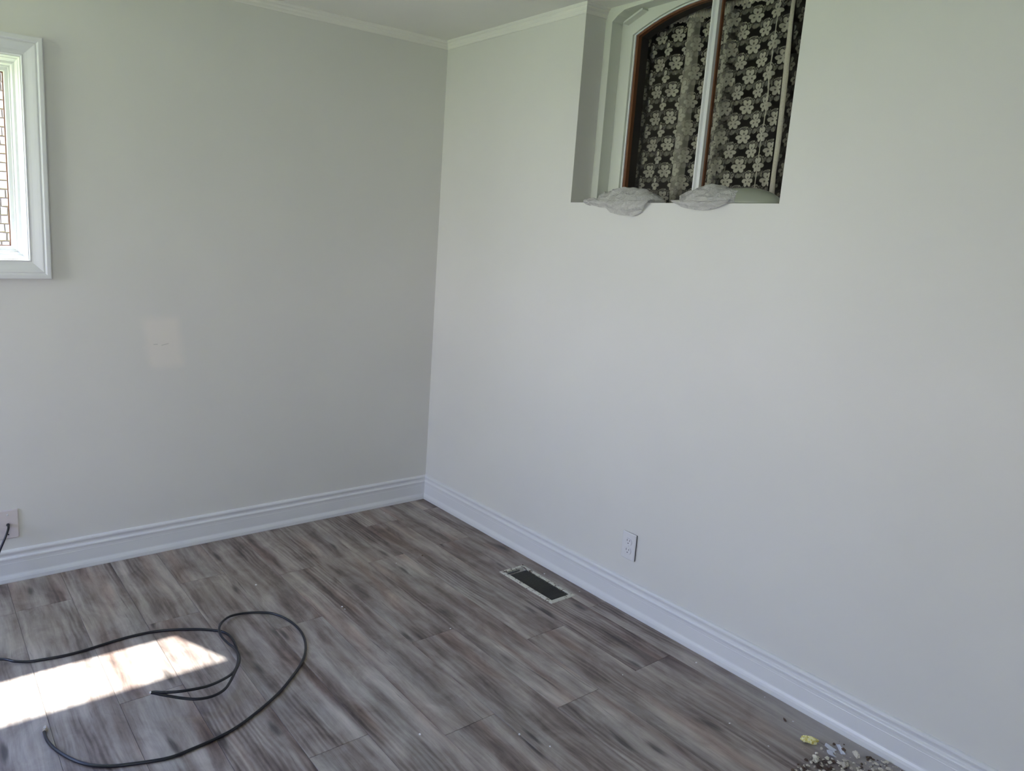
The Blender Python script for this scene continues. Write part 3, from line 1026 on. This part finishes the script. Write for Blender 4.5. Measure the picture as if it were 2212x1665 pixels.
def c5(x, y): return (x / 3.16, 1250 + y / 3.16)
g0 = CR + .0006
strand = [  # crop x, crop y, height of the cable's axis
    (0, 548, .012), (100, 563, .010), (200, 564, .006), (300, 549, g0), (450, 521, g0), (600, 481, g0), (750, 433, g0), (900, 391, g0), (1050, 360, g0), (1200, 346, g0), (1350, 343, g0), (1480, 353, g0),
    (1545, 372, g0), (1583, 405, g0), (1607, 452, .006), (1622, 505, .010), (1625, 560, .016), (1605, 620, .026), (1555, 668, .038), (1450, 720, .054), (1350, 748, .064), (1230, 768, .070), (1130, 775, .070), (1060, 772, .069)]
pA = [at_height(*c5(x, y), h) for x, y, h in strand]
strand2 = [(1062, 782, .066), (1100, 790, .064), (1160, 801, .060), (1250, 815, .055), (1350, 820, .050), (1450, 801, .045), (1530, 757, .040), (1572, 700, .034), (1602, 640, .028), (1632, 570, .022), (1629, 515, .020), (1600, 472, .020), (1558, 440, .020),
           (1512, 392, .020), (1496, 342, .019), (1512, 300, .016), (1562, 260, .012), (1640, 238, .008), (1750, 229, .006), (1860, 236, g0), (1960, 276, g0), (2040, 341, g0), (2078, 410, g0), (2085, 490, g0), (2060, 570, g0), (2000, 660, g0), (1900, 780, g0),
           (1750, 912, g0), (1600, 1022, g0), (1450, 1101, g0), (1300, 1166, g0), (1150, 1222, g0), (950, 1256, g0), (750, 1278, g0), (600, 1268, g0), (480, 1226, g0), (380, 1164, g0), (325, 1105, g0), (302, 1045, .006)]
pB = [at_height(*c5(x, y), h) for x, y, h in strand2]
tip = at_height(*c5(1033, 776), .0680)
# from the wall plate down to the floor, out of the frame, and back in
W0 = Vector((cpx, -.020, cpz))
pre = [W0, Vector((cpx - .002, -.034, cpz - .006)), Vector((cpx - .012, -.046, cpz - .028)), Vector((cpx - .035, -.060, cpz - .075)), Vector((cpx - .075, -.090, cpz - .150)), Vector((cpx - .14, -.15, .05)),
       Vector((cpx - .22, -.25, .010)), Vector((cpx - .30, -.38, g0)), Vector((cpx - .31, -.50, g0)), Vector((cpx - .22, -.57, .008))]
allp = pre + pA + [tip] + pB
cable, sm = tube('coaxial_cable', allp, CR, M_BLACK)
tag(cable, 'long black coaxial cable looping over the plank floor beside the sunlit strip', 'cable')
end = pB[-1]; dr = (at_height(*c5(316, 985), .0085) - end).normalized()
rot = dr.to_track_quat('Z', 'Y')
cn = B().lathe([(.0052, 0), (.0052, .008), (.0046, .0085)], 18)
cn.lathe([(.0062, .0085), (.0066, .010), (.0066, .0175), (.0060, .0185)], 6)
cn.lathe([(.0045, .0185), (.0045, .0235), (.0030, .0240)], 16)
cn.lathe([(.0006, .0240), (.0006, .030)], 8)
cno = cn.build('connector', M_STEEL, cable, loc=end); cno.rotation_euler = rot.to_euler()
tag(cno, 'shiny threaded metal end connector')
tp = B().lathe([(.0009, -.004), (.0028, -.001), (.0032, .002), (.0016, .004)], 10).build('bend_highlight', M_PLATE, cable, loc=tip + Vector((-.0028, -.001, .001)))  # small white bead that paints a highlight on the raised bend

# ------------------------------------------------------------------ floor register
ve = empty('floor_register', (-.1655, -1.110, 0))
tag(ve, 'chipped cream metal floor vent with dark slats beside the right baseboard', 'floor vent')
VI = Matrix.Translation(-ve.location)
fx0, fx1, fy0, fy1 = -.2365, -.0945, -1.278, -.942
def quad_frame(prof):
    vs, fs = [], []
    for d, z_ in prof:
        vs += [(fx0 + d, fy0 + d, z_), (fx1 - d, fy0 + d, z_), (fx1 - d, fy1 - d, z_), (fx0 + d, fy1 - d, z_)]
    n = len(prof)
    for i in range(n):
        for k_ in range(4):
            fs.append((4 * i + k_, 4 * i + (k_ + 1) % 4, 4 * ((i + 1) % n) + (k_ + 1) % 4, 4 * ((i + 1) % n) + k_))
    b = B(); b.add(vs, fs); return b
fr_ = quad_frame([(0, .0003), (.002, .0035), (.010, .0052), (.017, .0050), (.019, .0035), (.019, -.012), (.0185, -.012), (.0185, .0003)])
p = fr_.build('frame', M_RUST, ve); p.matrix_parent_inverse = VI
sl = B()
y_ = fy0 + .026
while y_ < fy1 - .045:
    sl.prism([(y_, .0030), (y_ + .0012, .0034), (y_ + .0048, -.0060), (y_ + .0036, -.0064)], lambda u, v, t_: (t_, u, v), VX0 + .0015, VX1 - .0015)
    y_ += .0083
sl.box(-.166, -.164, fy0 + .02, fy1 - .02, -.010, -.0064)
p = sl.build('slat_bank', M_SLAT, ve); p.matrix_parent_inverse = VI; p['kind'] = 'stuff'
dp = B(); dp.prism([(fy1 - .020, -.004), (fy1 - .020, -.0055), (fy1 - .16, -.040), (fy1 - .16, -.0385)], lambda u, v, t_: (t_, u, v), VX0 + .004, VX1 - .004)
p = dp.build('damper_plate', mat('damper_grey', (.5, .5, .46), .5, 0), ve); p.matrix_parent_inverse = VI
p = B().box(VX0 + .002, VX1 - .03, fy1 - .034, fy1 - .027, -.002, .0030).build('lever_slot', M_SLAT, ve); p.matrix_parent_inverse = VI
du = B()
e = .0008
du.box(VX0 - e, VX0, VY0, VY1, -.30, -.013); du.box(VX1, VX1 + e, VY0, VY1, -.30, -.013); du.box(VX0, VX1, VY0 - e, VY0, -.30, -.013); du.box(VX0, VX1, VY1, VY1 + e, -.30, -.013); du.box(VX0, VX1, VY0, VY1, -.301, -.30)
p = du.build('duct', M_DUCT, ve); p.matrix_parent_inverse = VI

# ------------------------------------------------------------------ rubble and crumbs
def rubble_mat(name, a, b_, dark):
    m = mat(name, a, .9, spec=.15); k = N(m)
    n1 = k.noise(k.obj(), 420, 4, .7)
    oi = k.n('ObjectInfo')
    c = k.mix(oi.outputs['Random'], a, b_)
    c = k.mix(k.math('MULTIPLY', k.smooth(n1, .54, .66), .75), c, dark)
    k.l(c, k.b.inputs['Base Color']); k.bump(n1, .6, .002)
    return m
M_RUB = rubble_mat('plaster_rubble', (.82, .78, .68), (.58, .54, .47), (.06, .045, .035))
M_RUBB = rubble_mat('brown_rubble', (.17, .115, .085), (.10, .075, .06), (.02, .015, .012))
M_FOAM = mat('yellow_foam', (.72, .64, .17), .9, spec=.1); k = N(M_FOAM)
f1 = k.noise(k.obj(), 160, 4, .7)
k.l(k.ramp(f1, [(.36, (.55, .42, .07)), (.48, (.78, .73, .27)), (.60, (.88, .87, .60))]), k.b.inputs['Base Color']); k.bump(f1, .7, .003)
M_FLECK = mat('white_fleck', (.78, .78, .80), .6)
M_FLAKE = mat('white_flake', (.70, .73, .86), .5)

def rock(seed, sx, sy, sz, material, sub=2, ang=True, amp=.35, freq=1.3):
    bm = bmesh.new(); bmesh.ops.create_icosphere(bm, subdivisions=sub, radius=1)
    for v in bm.verts:
        p = v.co.copy(); n_ = noise.noise(p * freq + Vector((seed * 3.1, seed, 0)))
        n2 = noise.noise(p * freq * 2.6 + Vector((seed, 0, seed)))
        v.co = Vector((p.x * sx, p.y * sy, p.z * sz)) * (1 + amp * n_ * 2 + amp * .6 * n2)
    mn = min(v.co.z for v in bm.verts)
    for v in bm.verts: v.co.z -= mn
    me = bpy.data.meshes.new('chunk'); bm.to_mesh(me); bm.free(); me.materials.append(material)
    if not ang: me.polygons.foreach_set('use_smooth', [True] * len(me.polygons))
    return me
def put(name, me, px, py, label, cat, group=None, z=0.0004, rz=None, sc=1):
    p = at_height(px, py, 0)
    o = link(name, me, None, (p.x, p.y, z)); o.rotation_euler = (0, 0, rnd.uniform(0, 6.28) if rz is None else rz); o.scale = (sc,) * 3
    return tag(o, label, cat, group)

# yellow foam: two lobes and small crumbs stuck to it
bm = bmesh.new()
fo = put('foam_scrap', rock(2, .018, .013, .011, M_FOAM, 4, False, .16, 1.6), 1752, 1607, 'yellow scrap of foam lying alone left of the rubble', 'foam', rz=-.7)
lobe = link('pale_lobe', rock(5, .013, .011, .010, M_FOAM, 4, False, .16, 1.8), fo, (-.016, .006, .0005))
# white curled flakes
def flake(seed, w, h, curl, px, py, label, rz, tilt):
    nu, nv = 10, 8
    vs = []
    for j in range(nv + 1):
        for i in range(nu + 1):
            u, v = i / nu - .5, j / nv - .5
            r_ = 1 + .13 * noise.noise(Vector((u * 4, v * 4, seed)))
            vs.append((u * w * r_ * (1 - .5 * max(0, v)), v * h * r_, curl * (u * u * 4) * w + .0015 * noise.noise(Vector((u * 7, v * 7, seed + 3)))))
    n = len(vs); mn = min(v[2] for v in vs)
    vs = [(x, y, z - mn) for x, y, z in vs]; vs += [(x, y, z + .0009) for x, y, z in vs]
    fs = []; w_ = nu + 1
    for j in range(nv):
        for i in range(nu):
            a = j * w_ + i; fs += [(a, a + 1, a + w_ + 1, a + w_), (n + a, n + a + w_, n + a + w_ + 1, n + a + 1)]
    for i in range(nu): fs += [(i, n + i, n + i + 1, i + 1), (nv * w_ + i, nv * w_ + i + 1, n + nv * w_ + i + 1, n + nv * w_ + i)]
    for j in range(nv): fs += [(j * w_, (j + 1) * w_, n + (j + 1) * w_, n + j * w_), (j * w_ + nu, n + j * w_ + nu, n + (j + 1) * w_ + nu, (j + 1) * w_ + nu)]
    o = put('paint_flake', mesh('paint_flake', vs, fs, M_FLAKE, True), px, py, label, 'flake', 'white flakes in the rubble', z=.003, rz=rz)
    o.rotation_euler.x = tilt
    return o
flake(1, .022, .034, .10, 1793, 1619, 'upright tongue shaped white flake at the rubble\'s top', .3, .35)
flake(2, .028, .020, .15, 1794, 1631, 'widest and brightest white flake in the rubble', .9, .25)
flake(3, .014, .034, .12, 1815, 1621, 'slanting narrow white flake right of the other two', -.6, .3)

singles = [
    (1774, 1619, .0055, .005, .005, M_RUB, 'small round pale crumb between the foam and the flakes'),
    (1763, 1629, .006, .005, .004, M_RUB, 'dark edged crumb below the small round one'),
    (1849, 1636, .016, .010, .010, M_RUB, 'oval porous tan lump alone right of the flakes'),
    (1801, 1609, .006, .005, .004, M_RUBB, 'reddish brown crumb above the white flakes'),
    (1823, 1609, .003, .003, .002, M_RUBB, 'tiny reddish crumb nearer the baseboard'),
    (1824, 1656, .013, .010, .008, M_RUB, 'big flat topped tan chunk at the bottom of the rubble'),
    (1761, 1640, .011, .008, .007, M_RUB, 'dark sided chunk at the left end of the rubble'),
    (1822, 1623, .008, .005, .006, M_RUBB, 'dark chip under the narrow white flake'),
    (1844, 1650, .005, .004, .003, M_RUB, 'small pale chip below the oval tan lump'),
    (1695, 1556, .013, .004, .003, M_RUBB, 'dark brown splinter on the floor above the foam'),
]
for i, (px, py, a, b_, c_, m_, lb) in enumerate(singles):
    put('rubble_chunk', rock(20 + i, a * .8, b_ * .8, c_ * .8, m_, 3 if a > .009 else 2, False if a < .004 else True, .28), px, py, lb, 'rubble', rz=(.9 if a == .013 and b_ == .004 else None))
# the heap: individual chunks in two clusters (pixel polygons)
meshes = [rock(60 + i, rnd.uniform(.8, 1.2), rnd.uniform(.6, 1.0), rnd.uniform(.40, .75), M_RUB if i % 5 else M_RUBB, 1 if i % 2 else 2, True, .42, 1.9) for i in range(12)]
placed = []
def scatter(n, poly, smin, smax, label, group, pile=0.0):
    xs = [p[0] for p in poly]; ys = [p[1] for p in poly]
    c = 0; tries = 0
    while c < n and tries < 20000:
        tries += 1
        x, y = rnd.uniform(min(xs), max(xs)), rnd.uniform(min(ys), max(ys))
        ins = False
        for i in range(len(poly)):
            (ax, ay), (bx_, by) = poly[i], poly[i - 1]
            if (ay > y) != (by > y) and x < (bx_ - ax) * (y - ay) / (by - ay) + ax: ins = not ins
        if not ins: continue
        s_ = smin + (smax - smin) * rnd.random() ** 1.8
        p = at_height(x, y, 0)
        if p.x > -.026: continue
        if any((p.x - q[0]) ** 2 + (p.y - q[1]) ** 2 < (.50 * (s_ + q[2])) ** 2 for q in placed): continue
        placed.append((p.x, p.y, s_))
        put('rubble_crumb', rnd.choice(meshes), x, y, label, 'rubble', group, sc=s_); c += 1
A_ = [(1722, 1652), (1745, 1642), (1772, 1633), (1800, 1640), (1830, 1640), (1842, 1652), (1838, 1700), (1700, 1700), (1712, 1668)]
C_ = [(1862, 1642), (1880, 1634), (1925, 1650), (1990, 1690), (1990, 1720), (1850, 1720), (1850, 1660)]
scatter(140, A_, .0028, .0095, 'broken plaster crumb in the left cluster of rubble', 'plaster rubble, left cluster')
scatter(150, C_, .0020, .0075, 'broken plaster crumb in the right cluster of rubble against the baseboard', 'plaster rubble, right cluster')
scatter(26, [(1700, 1600), (1870, 1590), (1905, 1640), (1850, 1660), (1720, 1660)], .0008, .0020, 'tiny grain scattered on the dust around the rubble', 'grains around the rubble')

# flecks on the open floor
fleck = rock(90, 1, .8, .35, M_FLECK, 2, True, .3)
fd = rock(91, 1, .7, .5, M_RUBB, 2, True, .3)
flecks = [(553, 1264, .0055, 'white fleck near the left baseboard, left of the room corner'), (856, 1217, .0035, 'white fleck left of the dark speck in the far floor'),
          (739, 1311, .0045, 'white smear of chips on the floor right of the cable loop'), (745, 1316, .003, 'smaller chip beside the white smear right of the cable loop'),
          (973, 1358, .0035, 'pale fleck mid floor below the vent'), (907, 1587, .0045, 'cream fleck at the bottom of the floor'),
          (1122, 1587, .0045, 'white chip at the bottom, right of the cream fleck'), (1188, 1613, .0035, 'round white chip nearest the bottom edge'),
          (1176, 1240, .0045, 'white crumb between the vent and the baseboard'), (1252, 1278, .0025, 'tiny white speck past the near end of the vent'),
          (1504, 1432, .0045, 'elongated white chip near the right baseboard'), (1576, 1563, .0035, 'round white bead right of centre on the floor'),
          (1345, 1458, .0025, 'small white speck by a plank end'), (1713, 1559, .0030, 'white bead beside the dark splinter'),
          (1660, 1612, .0025, 'pale grain left of the foam scrap'), (1652, 1506, .0022, 'speck by the baseboard above the splinter'), (830, 1108, .003, 'white fleck close to the far room corner')]
for px, py, s_, lb in flecks:
    put('paint_fleck', fleck, px, py, lb, 'fleck', sc=s_)
put('dark_speck', fd, 912, 1201, 'dark speck on the far floor left of the vent', 'speck', sc=.0045)
put('dark_speck', fd, 1129, 1223, 'dark crumb at the far corner of the vent', 'speck', sc=.004, z=.0052)
